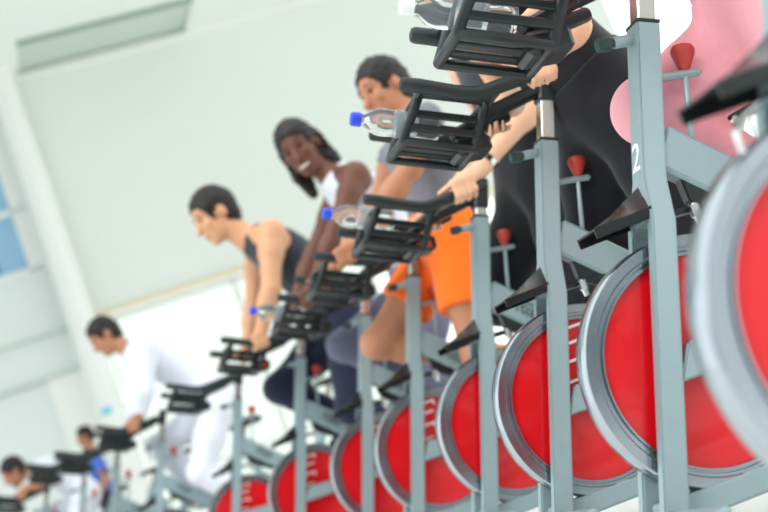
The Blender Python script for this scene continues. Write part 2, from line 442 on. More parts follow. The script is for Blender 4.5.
    b.tube([P(.01,-.2,1.127), P(.0,-.1,1.12), P(.0,.1,1.12), P(.01,.2,1.127)], .0135, 12)
    b.tube([P(-.175,-.2,1.185), P(-.175,.2,1.185)], .009, 10)
    hb = b.build('handlebar', M['plastic'], root)
    for sy in (1, -1):
        b = MB()
        q = [(-.225,1.205),(-.19,1.19),(-.11,1.15),(-.075,1.134),(-.05,1.127),(-.02,1.127),(.08,1.132),(.165,1.14)]
        b.tube([P(a, sy*.2, z) for a, z in q], [.018,.0185,.0185,.019,.019,.019,.019,.017], 14)
        b.build('grip', M['rubber'], hb)
    # bottle cage: slatted tray hung under the bars
    cg = MB()
    F0, B0 = Vector((.24,0,1.095)), Vector((.065,0,1.018))
    T0, T1 = Vector((.165,0,1.19)), Vector((.005,0,1.12))
    ax = (F0-B0).normalized(); cn = Vector((0,1,0)).cross(ax)
    for sy in (1, -1):
        y = Vector((0, sy*.082, 0)); yt = Vector((0, sy*.115, 0))
        cg.tube([F0+y, B0+y], .012, 10)
        cg.tube([F0+y, F0+y*1.2+(T0-F0)*.5, T0+yt], .012, 10); cg.tube([B0+y, B0+y*1.2+(T1-B0)*.5, T1+yt], .012, 10)
        cg.tube([T0+yt, T1+yt], .009, 10)
        cg.bar(F0+Vector((0,sy*.046,.012)), B0+Vector((0,sy*.046,.012)), .03, .01, side=(0,1,0))
        for q in (.3, .62):
            yy = y*1.12+yt*.08*q
            cg.bar(F0+yy+(T0-F0)*q, B0+yy+(T1-B0)*q, .012, .02, side=(0,1,0))
        cg.tube([T0+yt, Vector((.172,sy*.2,1.178))], .008, 8); cg.tube([T1+yt, Vector((.0,sy*.2,1.127))], .008, 8)
    cg.tube([F0+Vector((0,-.082,0)), F0+Vector((0,.082,0))], .012, 10); cg.tube([B0+Vector((0,-.082,0)), B0+Vector((0,.082,0))], .012, 10)
    cg.bar(F0+Vector((0,0,.012)), B0+Vector((0,0,.012)), .03, .01, side=(0,1,0))
    cage = cg.build('bottle_cage', M['plastic'], hb)
    b = MB(); b.bar(P(-.10,0,1.06)-Vector((0,0,.015)), P(.0,0,1.04)-Vector((0,0,.006)), .10, .05, bev=.01); bx = b.build('console_box', M['plastic'], hb)
    b = MB()
    for sy in (1, -1): b.box(P(-.045, sy*.0512, 1.034), (.05,.002,.022), Matrix.Rotation(R(-5),3,'Y'))
    tag(b.build('sticker', M['orange'], bx), 'small red sticker')
    return root

def children_named(o, n): return [c for c in o.children if c.name.split('.')[0] == n]
CRANK = {0: 70, 4: 40, 5: 60, 6: 35}
spots = [  # x, y, yaw, handlebar slide, sticker
    (.5338, 1.5571, .3142, 0, 0), (.5056, 2.5572, .2528, -.03, 0), (.3589, 3.3897, .2665, 0, 0), (.1909, 4.2587, .3103, -.08, 1),
    (-.075, 5.1259, .3189, -.045, 0), (-.3307, 5.8535, .3475, -.04, 0), (-.7427, 6.6519, .3399, -.02, 1), (-1.2733, 7.7124, .3098, -.02, 0),
    (-2.0, 8.72, .31, 0, 0), (-2.5, 9.38, .31, 0, 0), (-3.0, 10.2, .31, .07, 0), (-3.6, 11.05, .31, 0, 0)]
labels = [
    'nearest spin bike, cut off by the right edge, bent chrome brake arm under its fender',
    'spin bike with white number 2 on its fork, ridden by the person in pink trousers',
    'second whole spin bike from the right, ridden by the person in loose black trousers',
    'spin bike under the rider with the silver wrist watch, red sticker below its bottle',
    'spin bike ridden by the man in orange shorts, its fork in front of the shorts',
    'spin bike ridden by the smiling dark-skinned woman in grey leggings',
    'spin bike ridden by the man in the black tank top',
    'spin bike without a rider between the tank top man and the man in white',
    'spin bike ridden by the man in the white tracksuit',
    'spin bike without a rider just beyond the man in the white tracksuit',
    'spin bike without a rider, second beyond the man in white, bars set high',
    'farthest spin bike at the left edge, ridden by the crouching dark-haired person']
proto = make_bike()
bikes = []
for i, (x, y, yaw, dz, stk) in enumerate(spots):
    o = proto if i == 0 else copy_tree(proto)
    bikes.append(o)
for i, (x, y, yaw, dz, stk) in enumerate(spots):
    o = bikes[i]
    o.location = (x, y, 0); o.rotation_euler = (0, 0, math.pi+yaw)
    tag(o, labels[i], 'exercise bike', 'red-wheeled spin bikes in the row')
    for n in ('handlebar', 'handlebar_post'):
        for c in children_named(o, n): c.location = LEAN*dz
    for c in children_named(o, 'crank_arms'):
        c.rotation_euler = (0, -R(CRANK.get(i, 45)), 0)
        for q in children_named(c, 'pedal'): q.rotation_euler = (0, R(CRANK.get(i, 45)), 0)
    if i in (0, 1, 2):
        for c in children_named(o, 'main_tube'):
            for q in children_named(c, 'logo'): bpy.data.objects.remove(q)
    if i in (0, 1):
        for c in children_named(o, 'flywheel_disc'):
            for q in children_named(c, 'lettering'): bpy.data.objects.remove(q)
    if not stk:
        for hbx in children_named(o, 'handlebar'):
            for cb in children_named(hbx, 'console_box'):
                for s_ in children_named(cb, 'sticker'): bpy.data.objects.remove(s_)
b = MB(); b.tube([P(-.02,.0,.605), P(-.055,.0,.597), P(-.081,.0,.587), P(-.096,.0,.573), P(-.098,.0,.55), P(-.07,.0,.545)], .0055, 10)
tag(b.build('brake_arm', M['chrome'], bikes[0]), 'bent chrome brake arm')
# white number on the fork of the second bike
cu = bpy.data.curves.new('number', 'FONT'); cu.body = '2'; cu.size = .085; cu.extrude = .0008; cu.align_x = 'CENTER'; cu.align_y = 'CENTER'
tmp = bpy.data.objects.new('number', cu); col.objects.link(tmp)
dg = bpy.context.evaluated_depsgraph_get(); me = bpy.data.meshes.new_from_object(tmp.evaluated_get(dg))
bpy.data.objects.remove(tmp)
num = bpy.data.objects.new('number', me); col.objects.link(num); me.materials.append(M['whitemark'])
num.parent = children_named(bikes[1], 'fork')[0]
fn = Vector((0,1,0)).cross(LEAN).normalized()                     # fork's front normal
mm = Matrix((Vector((0,1,0)), LEAN, fn)).transposed().to_4x4(); mm.translation = on_col(.728)+fn*.0262
num.matrix_local = mm
tag(num, 'white number 2')

def bike_pt(i, a, l, z):
    x, y, yaw = spots[i][:3]
    return Vector((x, y, 0))+Matrix.Rotation(math.pi+yaw, 3, 'Z')@P(a, l, z)

# ------------------------------------------------------------------ water bottles lying in the cages
def make_bottle(capm):
    t = empty('water_bottle')
    b = MB(); b.lathe([(0,0),(.026,0),(.032,.006),(.033,.02),(.031,.05),(.033,.06),(.033,.1),(.031,.11),(.033,.125),(.0325,.145),(.027,.162),(.016,.175),(.0135,.179),(.0135,.19),(0,.19)], (0,0,0), (1,0,0), 28)
    bd = b.build('bottle_body', M['bottle'], t, smooth=50)
    b = MB(); b.lathe([(.0333,.055),(.0338,.058),(.0338,.102),(.0333,.105)], (0,0,0), (1,0,0), 28); b.build('label_band', M['water'], bd, smooth=50)
    b = MB(); b.lathe([(0,.186),(.0165,.186),(.017,.19),(.0165,.208),(.0135,.211),(0,.211)], (0,0,0), (1,0,0), 18); b.build('bottle_cap', M[capm], t)
    return t
tilt = math.atan2(1.095-1.018, .175)
def put_bottle(t, i, label, shift=0.0, rise=0.0):
    x, y, yaw, dz, _ = spots[i]
    d = LEAN*dz
    base = P(-.115-shift, 0, 1.088+.022+shift*.43+rise)+d
    t.matrix_world = Matrix.Translation(Vector((x, y, 0)))@Matrix.Rotation(math.pi+yaw, 4, 'Z')@Matrix.Translation(base)@Matrix.Rotation(-tilt, 4, 'Y')@Matrix.Scale(1.12, 4)
    tag(t, label, 'bottle', 'water bottles in the handlebar cages')
bt = make_bottle('bluecap'); bt2 = make_bottle('clearcap')
bl = [bt, copy_tree(bt), copy_tree(bt)]
put_bottle(bt2, 1, 'clear water bottle with pale cap in the nearest handlebar cage, at the top edge', -.03, .015)
put_bottle(bl[0], 2, 'clear bottle with blue cap before the face of the man in grey', -.005, .01)
put_bottle(bl[1], 3, 'clear bottle with blue cap in the cage above the orange shorts', -.015, .045)
put_bottle(bl[2], 5, 'clear bottle with blue cap beside the hanging arms of the tank top man', -.01, .02)

# ------------------------------------------------------------------ people: smooth signed-distance bodies meshed with surface nets
class Field:
    def __init__(s, lo, hi, h):
        s.h = h; s.lo = np.array(lo, np.float32); s.n = np.ceil((np.array(hi)-np.array(lo))/h).astype(int)+1
        s.D = np.full(s.n, 1e3, np.float32)
    def _win(s, lo, hi, pad):
        a = np.clip(np.floor((np.array(lo)-pad-s.lo)/s.h).astype(int), 0, s.n-1)
        b = np.clip(np.ceil((np.array(hi)+pad-s.lo)/s.h).astype(int)+1, 1, s.n)
        if (b <= a).any(): return None
        ax = [s.lo[i]+s.h*np.arange(a[i], b[i], dtype=np.float32) for i in range(3)]
        return tuple(slice(a[i], b[i]) for i in range(3)), np.stack(np.meshgrid(*ax, indexing='ij'), -1)
    def _mix(s, sl, d, k):
        o = s.D[sl]
        if k > 0:
            hh = np.maximum(k-np.abs(o-d), 0)/k
            s.D[sl] = np.minimum(o, d)-hh*hh*k*.25
        else: s.D[sl] = np.minimum(o, d)
    def cone(s, a, b, ra, rb, k=.03, inf=0):
        a = np.array(a, np.float32); b = np.array(b, np.float32); ra += inf; rb += inf
        mx = max(ra, rb); wv = s._win(np.minimum(a, b)-mx, np.maximum(a, b)+mx, k+3*s.h)
        if wv is None: return
        sl, X = wv; ab = b-a; t = np.clip(((X-a)@ab)/max(float(ab@ab), 1e-9), 0, 1)
        d = np.linalg.norm(X-(a+t[..., None]*ab), axis=-1)-(ra+(rb-ra)*t)
        s._mix(sl, d, k)
    def ell(s, c, B, r, k=.03, inf=0):
        c = np.array(c, np.float32); B = np.array(B, np.float32); r = np.array(r, np.float32)+inf
        mx = float(r.max()); wv = s._win(c-mx, c+mx, k+3*s.h)
        if wv is None: return
        sl, X = wv; q = (X-c)@B.T
        k0 = np.linalg.norm(q/r, axis=-1); k1 = np.linalg.norm(q/(r*r), axis=-1)
        d = np.where(k0 < 1e-3, -mx, k0*(k0-1)/np.maximum(k1, 1e-6))
        s._mix(sl, d.astype(np.float32), k)
    def cut(s, p, n):
        """keep the side opposite to n"""
        ax = [s.lo[i]+s.h*np.arange(s.n[i], dtype=np.float32) for i in range(3)]
        n = np.array(n, np.float32); n /= np.linalg.norm(n)
        d = (ax[0]*n[0])[:, None, None]+(ax[1]*n[1])[None, :, None]+(ax[2]*n[2])[None, None, :]-float(np.array(p)@n)
        s.D = np.maximum(s.D, d)
    def cut_local(s, p, n, rad):
        wv = s._win(np.array(p)-rad, np.array(p)+rad, 0)
        sl, X = wv; n = vn(n); p = np.array(p)
        d = ((X-p)@n).astype(np.float32); near = np.linalg.norm(X-p, axis=-1) < rad
        s.D[sl] = np.where(near, np.maximum(s.D[sl], d), s.D[sl])
    def mesh(s, name, material, parent):
        D = s.D; ins = D < 0
        n = D.shape
        cs = np.zeros([q-1 for q in n], np.int8)
        corners = [(i, j, k) for i in (0, 1) for j in (0, 1) for k in (0, 1)]
        for (i, j, k) in corners: cs += ins[i:n[0]-1+i, j:n[1]-1+j, k:n[2]-1+k]
        act = np.argwhere((cs > 0) & (cs < 8))
        idx = np.full(cs.shape, -1, np.int32); idx[tuple(act.T)] = np.arange(len(act))
        acc = np.zeros((len(act), 3)); cnt = np.zeros(len(act))
        for ai in range(8):
            for bi in range(ai+1, 8):
                ca, cb = np.array(corners[ai]), np.array(corners[bi])
                if np.abs(ca-cb).sum() != 1: continue
                da = D[tuple((act+ca).T)]; db = D[tuple((act+cb).T)]
                mk = (da < 0) != (db < 0)
                t = np.where(mk, da/np.where(mk, da-db, 1), 0)
                t = np.clip(t, 0, 1)
                acc += mk[:, None]*(ca+(cb-ca)*t[:, None]); cnt += mk
        V = s.lo+s.h*(act+acc/np.maximum(cnt, 1)[:, None])
        F = []
        for ax in range(3):
            o1, o2 = (ax+1) % 3, (ax+2) % 3
            sl0 = [slice(1, n[q]-1) for q in range(3)]; sl1 = list(sl0)
            sl0[ax] = slice(0, n[ax]-1); sl1[ax] = slice(1, n[ax])
            e = ins[tuple(sl0)] != ins[tuple(sl1)]
            g = np.argwhere(e); off = np.array([1, 1, 1]); off[ax] = 0; g = g+off
            st = ins[tuple(g.T)]
            def cell(d1, d2):
                q = g.copy(); q[:, o1] -= d1; q[:, o2] -= d2; return idx[tuple(q.T)]
            q = np.stack([cell(1, 1), cell(0, 1), cell(0, 0), cell(1, 0)], 1)
            q[~st] = q[~st][:, ::-1]
            F.append(q[(q >= 0).all(1)])
        F = np.concatenate(F)
        me = bpy.data.meshes.new(name)
        me.vertices.add(len(V)); me.vertices.foreach_set('co', V.astype(np.float32).ravel())
        me.loops.add(len(F)*4); me.loops.foreach_set('vertex_index', F.astype(np.int32).ravel())
        me.polygons.add(len(F)); me.polygons.foreach_set('loop_start', np.arange(0, len(F)*4, 4, dtype=np.int32))
        me.update(calc_edges=True); me.validate()
        me.polygons.foreach_set('use_smooth', np.ones(len(me.polygons), bool))
        me.materials.append(material)
        o = bpy.data.objects.new(name, me); col.objects.link(o); o.parent = parent
        return o

def vn(v): v = np.array(v, float); return v/np.linalg.norm(v)
def basis(z, y):
    """rows: x, y, z axes; z kept, y made orthogonal"""
    z = vn(z); y = np.array(y, float); y = vn(y-z*(y@z)); return np.stack([np.cross(y, z), y, z])
def ik(a, b, l1, l2, pole):
    a, b = np.array(a, float), np.array(b, float); d = b-a; L = min(np.linalg.norm(d), (l1+l2)*.995); u = vn(d)
    x = (l1*l1-l2*l2+L*L)/(2*L); h = math.sqrt(max(l1*l1-x*x, 1e-6)); p = np.array(pole, float); p = vn(p-u*(p@u))
    return a+u*x+p*h
def A(t): return np.array([-t[0], t[1], t[2]], float)              # (a, l, z) -> local xyz

def prims_body(J, sc, fem):
    """all skin primitives by region"""
    pr = {k: [] for k in ('torso', 'pelvis', 'armL', 'armR', 'legL', 'legR', 'neck', 'head', 'handL', 'handR')}
    sh = (J['shL']+J['shR'])/2; hp = J['pelvis']; nk = J['neck']; lat = vn(J['shL']-J['shR']); sp = sh-hp; bow = J.get('bow', np.array([0, 0, 0]))
    wd = .88 if fem else 1
    for t, (rx, ry, rz) in ((.88, (.092, .165*wd, .12)), (.66, (.112, .158*wd, .15)), (.38, (.098, .135*wd, .14)), (.14, (.105, .148, .12))):
        c = hp+sp*t+bow*math.sin(math.pi*t); B = basis(sp, lat)
        pr['torso'].append(('e', c, B, np.array((rx, ry, rz))*sc, .06))
    if fem:
        B = basis(sp, lat); fr = np.cross(lat, vn(sp))
        fr = fr if fr[0] > 0 or fr[2] < 0 else -fr
        for sy in (1, -1): pr['torso'].append(('e', hp+sp*.66+bow+fr*.085*sc+lat*sy*.07*sc, B, np.array((.055, .06, .06))*sc, .04))
    for sd in 'LR':
        s_, e_, w_ = J['sh'+sd], J['el'+sd], J['wr'+sd]
        pr['torso'].append(('c', sh+(nk-sh)*.6, s_, .05*sc, .055*sc, .05))
        q = .86 if fem else 1
        pr['arm'+sd] += [('c', s_, s_+(e_-s_)*.35, .06*sc*q, .054*sc*q, .04), ('c', s_+(e_-s_)*.3, e_, .053*sc*q, .04*sc*q, .03),
                         ('c', e_, e_+(w_-e_)*.35, .04*sc*q, .043*sc*q, .03), ('c', e_+(w_-e_)*.3, w_, .043*sc*q, .027*sc*q, .03)]
        h_, k_, an = J['hip'+sd], J['kn'+sd], J['an'+sd]
        pr['leg'+sd] += [('c', h_, h_+(k_-h_)*.5, .092*sc, .077*sc, .05), ('c', h_+(k_-h_)*.45, k_, .078*sc, .055*sc, .04),
                         ('c', k_, k_+(an-k_)*.35, .053*sc, .056*sc, .04), ('c', k_+(an-k_)*.3, an, .056*sc, .036*sc, .03)]
        pr['pelvis'].append(('c', hp, h_, .1*sc, .105*sc, .06))
    pr['pelvis'].append(('e', hp+np.array((-.03, 0, .0)), basis(sp, lat), np.array((.125, .165, .12))*sc, .06))
    hd, f, u = J['head'], J['face'], J['hup']
    pr['neck'] += [('c', nk, hd-u*.05*sc-f*.02*sc, .058*sc*(.88 if fem else 1), .052*sc*(.88 if fem else 1), .03)]
    B = np.stack([f, np.cross(u, f), u])                            # x forward, y left, z up
    def hp_(x, y, z): return hd+(B.T@np.array((x, y, z)))*sc
    H = pr['head']
    H += [('e', hp_(-.012, 0, .03), B, np.array((.099, .077, .095))*sc, .02), ('e', hp_(.03, 0, -.045), B, np.array((.064, .058, .075))*sc, .03),
          ('e', hp_(.068, 0, -.098), B, np.array((.024, .026, .02))*sc, .025), ('c', hp_(.088, 0, .012), hp_(.112, 0, -.03), .009*sc, .015*sc, .012),
          ('e', hp_(.078, .03, .028), B, np.array((.016, .026, .009))*sc, .015), ('e', hp_(.078, -.03, .028), B, np.array((.016, .026, .009))*sc, .015),
          ('e', hp_(.088, 0, -.062), B, np.array((.013, .024, .007))*sc, .008), ('e', hp_(.085, 0, -.074), B, np.array((.012, .021, .008))*sc, .008),
          ('e', hp_(.066, .04, -.02), B, np.array((.022, .02, .022))*sc, .02), ('e', hp_(.066, -.04, -.02), B, np.array((.022, .02, .022))*sc, .02)]
    for sy in (1, -1):
        H.append(('e', hp_(-.012, sy*.079, -.008), B, np.array((.019, .009, .033))*sc, .006))
    J['_hp'] = hp_; J['_hB'] = B
    # hands: palm on the outer side of the grip, four fingers curled under it, thumb over the top
    for sd, sy in (('L', 1), ('R', -1)):
        g, gax = J['grip'+sd], J.get('gax', np.array((1., 0, 0)))
        w_ = J['wr'+sd]; out = np.array((0, sy*1., 0)); upv = np.cross(gax, np.array((0, 1., 0))); upv = upv if upv[2] > 0 else -upv
        def ring(along, ang, rad): return g+gax*along+(out*math.cos(R(ang))+upv*math.sin(R(ang)))*rad
        fs = .92 if fem else 1
        hn = pr['hand'+sd]
        for j, (al, ln) in enumerate(((.033, 1), (.0115, 1.06), (-.0105, 1.0), (-.031, .86))):
            al *= fs; rf = (.0098 if j < 3 else .0086)*fs; rr = .0178+rf*.95
            k1, k2, k3, k4 = ring(al, 52, rr+.012), ring(al, 52-78*ln, rr+.004), ring(al, 52-150*ln, rr), ring(al, 52-212*ln, rr)
            hn.append(('c', w_+(g-w_)*.1+gax*al*.35, k1, .0175*fs, .0125*fs, .014))
            hn += [('c', k1, k2, rf*1.12, rf*1.03, .006), ('c', k2, k3, rf*1.02, rf*.95, .003), ('c', k3, k4, rf*.95, rf*.8, .003)]
            J.setdefault('tips'+sd, []).append((k4, rf))
        pc = (w_+ring(0, 52, .03))/2
        hn.append(('c', pc-gax*.01, pc+gax*.012, .021*fs, .021*fs, .015))
        t0, t1, t2, t3 = w_+(g-w_)*.25-out*.01, ring(.022*fs, 100, .036), ring(.05*fs, 125, .031), ring(.073*fs, 140, .028)
        hn += [('c', t0, t1, .017*fs, .014*fs, .014), ('c', t1, t2, .0125*fs, .0112*fs, .005), ('c', t2, t3, .0112*fs, .0088*fs, .004)]
        hn.append(('c', w_+(J['el'+sd]-w_)*.08, w_, .027*sc*fs, .024*sc*fs, .02))
    return pr
def paint(F, lst, inf=0, kk=None, sy=None):
    for p in lst:
        if p[0] == 'c': F.cone(p[1], p[2], p[3], p[4], p[5] if kk is None else kk, inf)
        else: F.ell(p[1], p[2], p[3], p[4] if kk is None else kk, inf)
def bounds(J, pad=.3):
    P_ = np.array([v for k, v in J.items() if isinstance(v, np.ndarray) and k not in ('face', 'hup', 'bow', 'gax', 'smile')])
    return P_.min(0)-pad, P_.max(0)+pad

def person(i, label, J, skin, hair, top, bottom, shoes, sc=1.0, fem=False, h=.0085, hairstyle='short', sleeve=0.0, legs=1.0, loose=.012, toploose=.008, group=None, loc=None, yaw=None, hem=None, midriff=0.12, neckline=.0):
    """J holds joints in bike-local (a, l, z)."""
    J = {k: (A(v) if k not in ('face', 'hup', 'bow', 'gax') else np.array(v, float)) for k, v in J.items()}
    J['face'] = vn(J['face']); J['hup'] = vn(J['hup']-J['face']*(J['hup']@J['face']))
    J["smile"] = J.get("smile")
    if J["smile"] is None: del J["smile"]
    if 'gax' in J: J['gax'] = vn(J['gax'])
    pr = prims_body(J, sc, fem)
    lo, hi = bounds({k: v for k, v in J.items() if not k.startswith('_') and not k.startswith('tips')})
    if loc is None: x, y, yaw = spots[i][:3]; loc = (x, y, 0); yaw = math.pi+yaw
    root = empty('person', loc, yaw)
    tag(root, label, 'person', group)
    F = Field(lo, hi, h)
    for k in ('torso', 'pelvis', 'legL', 'legR', 'neck', 'armL', 'armR'): paint(F, pr[k])
    for k in ('head', 'handL', 'handR'): paint(F, pr[k])
    for sd in 'LR':
        an, toe = J['an'+sd], J['toe'+sd]
        F.cone(an, toe, .034*sc, .025*sc, .02)
    F.mesh('body', skin, root)
    sp = vn((J['shL']+J['shR'])/2-J['pelvis']); shc = (J['shL']+J['shR'])/2
    lat = vn(J['shL']-J['shR'])
    # trousers, shorts or leggings
    G = Field(lo, hi, h)
    paint(G, pr['pelvis'], loose*.8); paint(G, [p for p in pr['torso'] if p[0] == 'e'][3:4], loose*.7)
    G.cut(J['pelvis']+sp*.115*sc, sp)
    for sd in 'LR':
        h_, k_, an = J['hip'+sd], J['kn'+sd], J['an'+sd]
        if legs <= 1.0:                                               # shorts: wide legs ending above the knee
            e = h_+(k_-h_)*legs; Q = Field(lo, hi, h); Q.cone(h_, e+(k_-h_)*.15, .098*sc+loose, .088*sc+loose, 0); Q.cut(e, k_-h_)
            G.D = np.minimum(G.D, Q.D)
        else:
            paint(G, pr['leg'+sd][:3], loose)
            e = k_+(an-k_)*(legs-1); Q = Field(lo, hi, h); Q.cone(k_+(an-k_)*.2, e+(an-k_)*.1, .056*sc+loose*1.2, .042*sc+loose*1.6, 0); Q.cut(e, an-k_)
            G.D = np.minimum(G.D, Q.D)
    G.mesh('shorts' if legs <= 1.0 else 'trousers', bottom, root)
    # top
    T = Field(lo, hi, h)
    paint(T, pr['torso'], toploose); paint(T, pr['pelvis'][-1:], toploose*.6)
    if sleeve > 0:
        for sd in 'LR':
            s_, e_, w_ = J['sh'+sd], J['el'+sd], J['wr'+sd]
            Q = Field(lo, hi, h)
            if sleeve <= 1:
                e = s_+(e_-s_)*sleeve; Q.cone(s_, e+(e_-s_)*.2, .062*sc+toploose*1.2, .055*sc+toploose*1.8, 0); Q.cut(e, e_-s_)
            else:
                e = e_+(w_-e_)*(sleeve-1); Q.cone(s_, e_, .06*sc+toploose*1.3, .046*sc+toploose*1.4, .0); Q.cone(e_, e+(w_-e_)*.1, .046*sc+toploose*1.4, .034*sc+toploose*1.1, .03)
            T._mix(tuple(slice(0, q) for q in T.n), Q.D, .04)
            if sleeve > 1: T.cut_local(e, w_-e_, .12)
    nk = J['neck']; nd = vn(J['head']-nk)
    T.cut(nk+nd*(.0+neckline), nd)
    T.cut(J['pelvis']-sp*(hem if hem is not None else -.02), -sp)
    if sleeve == 0:                                                   # tank top: bare shoulders
        for sy, sd in ((1, 'L'), (-1, 'R')): T.cut(shc+lat*sy*.115*sc, lat*sy+sp*.55)
    T.mesh({0: 'tank_top'}.get(sleeve, 't_shirt' if sleeve <= 1 else 'jacket'), top, root)
    # hair
    if hair is not None:
        hp_, B = J['_hp'], J['_hB']
        Hh = Field(J['head']-.25, J['head']+.25, min(h, .008))
        Hh.ell(hp_(-.016, 0, .036), B, np.array((.108, .0865, .102))*sc, .01)
        if hairstyle == 'tied':
            Hh.cone(hp_(-.09, 0, .05), hp_(-.13, 0, -.02), .035*sc, .03*sc, .03); Hh.cone(hp_(-.13, 0, -.02), hp_(-.13, 0, -.12), .03*sc, .014*sc, .03)
        if hairstyle == 'long':
            for sy in (1, -1): Hh.cone(hp_(-.03, sy*.06, .0), hp_(-.035, sy*.072, -.1), .045*sc, .035*sc, .03); Hh.cone(hp_(-.035, sy*.072, -.1), hp_(-.05, sy*.08, -.185), .036*sc, .024*sc, .03)
        if hairstyle == 'bun': Hh.ell(hp_(-.12, 0, .06), B, np.array((.04, .045, .045))*sc, .02)
        Hh.ell(hp_(-.05, 0, -.02), B, np.array((.062, .072, .085))*sc, .03)
        face = Field(Hh.lo, Hh.lo+Hh.h*(Hh.n-1), Hh.h)
        face.ell(hp_(.095, 0, -.03), B, np.array((.062, .105, .105))*sc, 0)
        for sy in (1, -1): face.ell(hp_(.0, sy*.085, -.03), B, np.array((.032, .03, .046))*sc, .01)
        face.ell(hp_(.04, 0, -.13), B, np.array((.075, .1, .085))*sc, .02)
        sl_ = tuple(slice(0, q) for q in Hh.n)
        rg = np.random.default_rng(int(abs(J['head'][2])*1000))
        nz = np.zeros(Hh.n, np.float32); ax_ = [np.arange(q)*Hh.h for q in Hh.n]
        for q in range(14):
            kv = rg.normal(0, 1, 3); kv *= rg.uniform(120, 330)/np.linalg.norm(kv)
            nz += np.sin(ax_[0][:, None, None]*kv[0]+ax_[1][None, :, None]*kv[1]+ax_[2][None, None, :]*kv[2]+rg.uniform(0, 6)).astype(np.float32)
        fd = face.D[tuple(slice(0, q) for q in np.minimum(face.n, Hh.n))]
        Hh.D = np.maximum(Hh.D+nz*.0011, -fd+.002+nz*.0015)
        Hh.mesh('hair', hair, root)
        eb = MB()
        for sy in (1, -1):
            eb.tube([Vector(hp_(.087, sy*.014, .033)), Vector(hp_(.088, sy*.032, .039)), Vector(hp_(.074, sy*.05, .033))], .0045*sc, 6)
        eb.build('eyebrows', hair, root)
    hp_ = J['_hp']
    for sy in (1, -1):
        b = MB(); b.lathe([(0,-.009),(.006,-.007),(.0095,0),(.006,.007),(0,.009)], Vector(hp_(.082, sy*.031, .012)), Vector(J['face']), 10); b.build('eye', M['eye'], root)
    if h < .011:
        b = MB(); b.tube([Vector(hp_(.092, -.022, -.067)), Vector(hp_(.1015, 0, -.067)), Vector(hp_(.092, .022, -.067))], [.003,.0055,.003], 8)
        b.build('teeth' if J.get('smile') is not None else 'lips', M['teeth'] if J.get('smile') is not None else M['lip'], root)
    # shoes
    for sd in 'LR':
        an, toe = J['an'+sd], J['toe'+sd]; d = vn(toe-an); d2 = vn(np.array((d[0], d[1], 0)))
        S = Field(np.minimum(an, toe)-.14, np.maximum(an, toe)+.14, max(h, .008))
        B = basis(np.array((0, 0, 1.)), np.cross(np.array((0, 0, 1.)), d2))
        S.cone(an+np.array((0, 0, .02)), an-np.array((0, 0, .03)), .046*sc, .05*sc, .02)
        S.cone(an-np.array((0, 0, .055))-d2*.04, toe+np.array((0, 0, -.0)), .043*sc, .036*sc, .03)
        S.cone(toe, toe+d2*.03, .038*sc, .03*sc, .03)
        S.cut((0, 0, min(an[2]-.085, toe[2]-.03)), (0, 0, -1))
        S.mesh('shoe', shoes, root)
    return root, J

def skinmat(name, rgb): return mat(name, rgb, .48, 0, .4, .05, 25, .02)
def cloth(name, rgb, n=.07, rough=.85): return mat(name, rgb, rough, 0, .25, n, 35, .12, sheen=.15)
SK_fair = skinmat('fair_skin', (226, 178, 146)); SK_tan = skinmat('tan_skin', (206, 156, 120)); SK_dark = skinmat('dark_skin', (104, 66, 52)); SK_brown = skinmat('brown_skin', (176, 122, 92))
HR_black = mat('black_hair', (26, 22, 22), .5, 0, .4, .25, 60, .4, stretch=(1, 1, .3)); HR_brown = mat('brown_hair', (64, 48, 38), .5, 0, .4, .25, 60, .4)
CL = dict(pink=cloth('pink_cloth', (236, 168, 178)), paleblue=cloth('pale_blue_cloth', (206, 220, 232)), black=cloth('black_cloth', (26, 28, 34)), grey=cloth('grey_cloth', (118, 120, 128)),
          orange=cloth('orange_cloth', (250, 112, 28)), darkgrey=cloth('dark_grey_cloth', (50, 56, 62)), greylilac=cloth('grey_lilac_cloth', (104, 108, 132)), white=cloth('white_cloth', (214, 218, 228)),
          navy=cloth('navy_cloth', (34, 40, 62)), blue=cloth('blue_cloth', (70, 112, 200)), whiteshoe=cloth('white_shoe', (228, 228, 226)), darkshoe=cloth('dark_shoe', (52, 54, 60)))

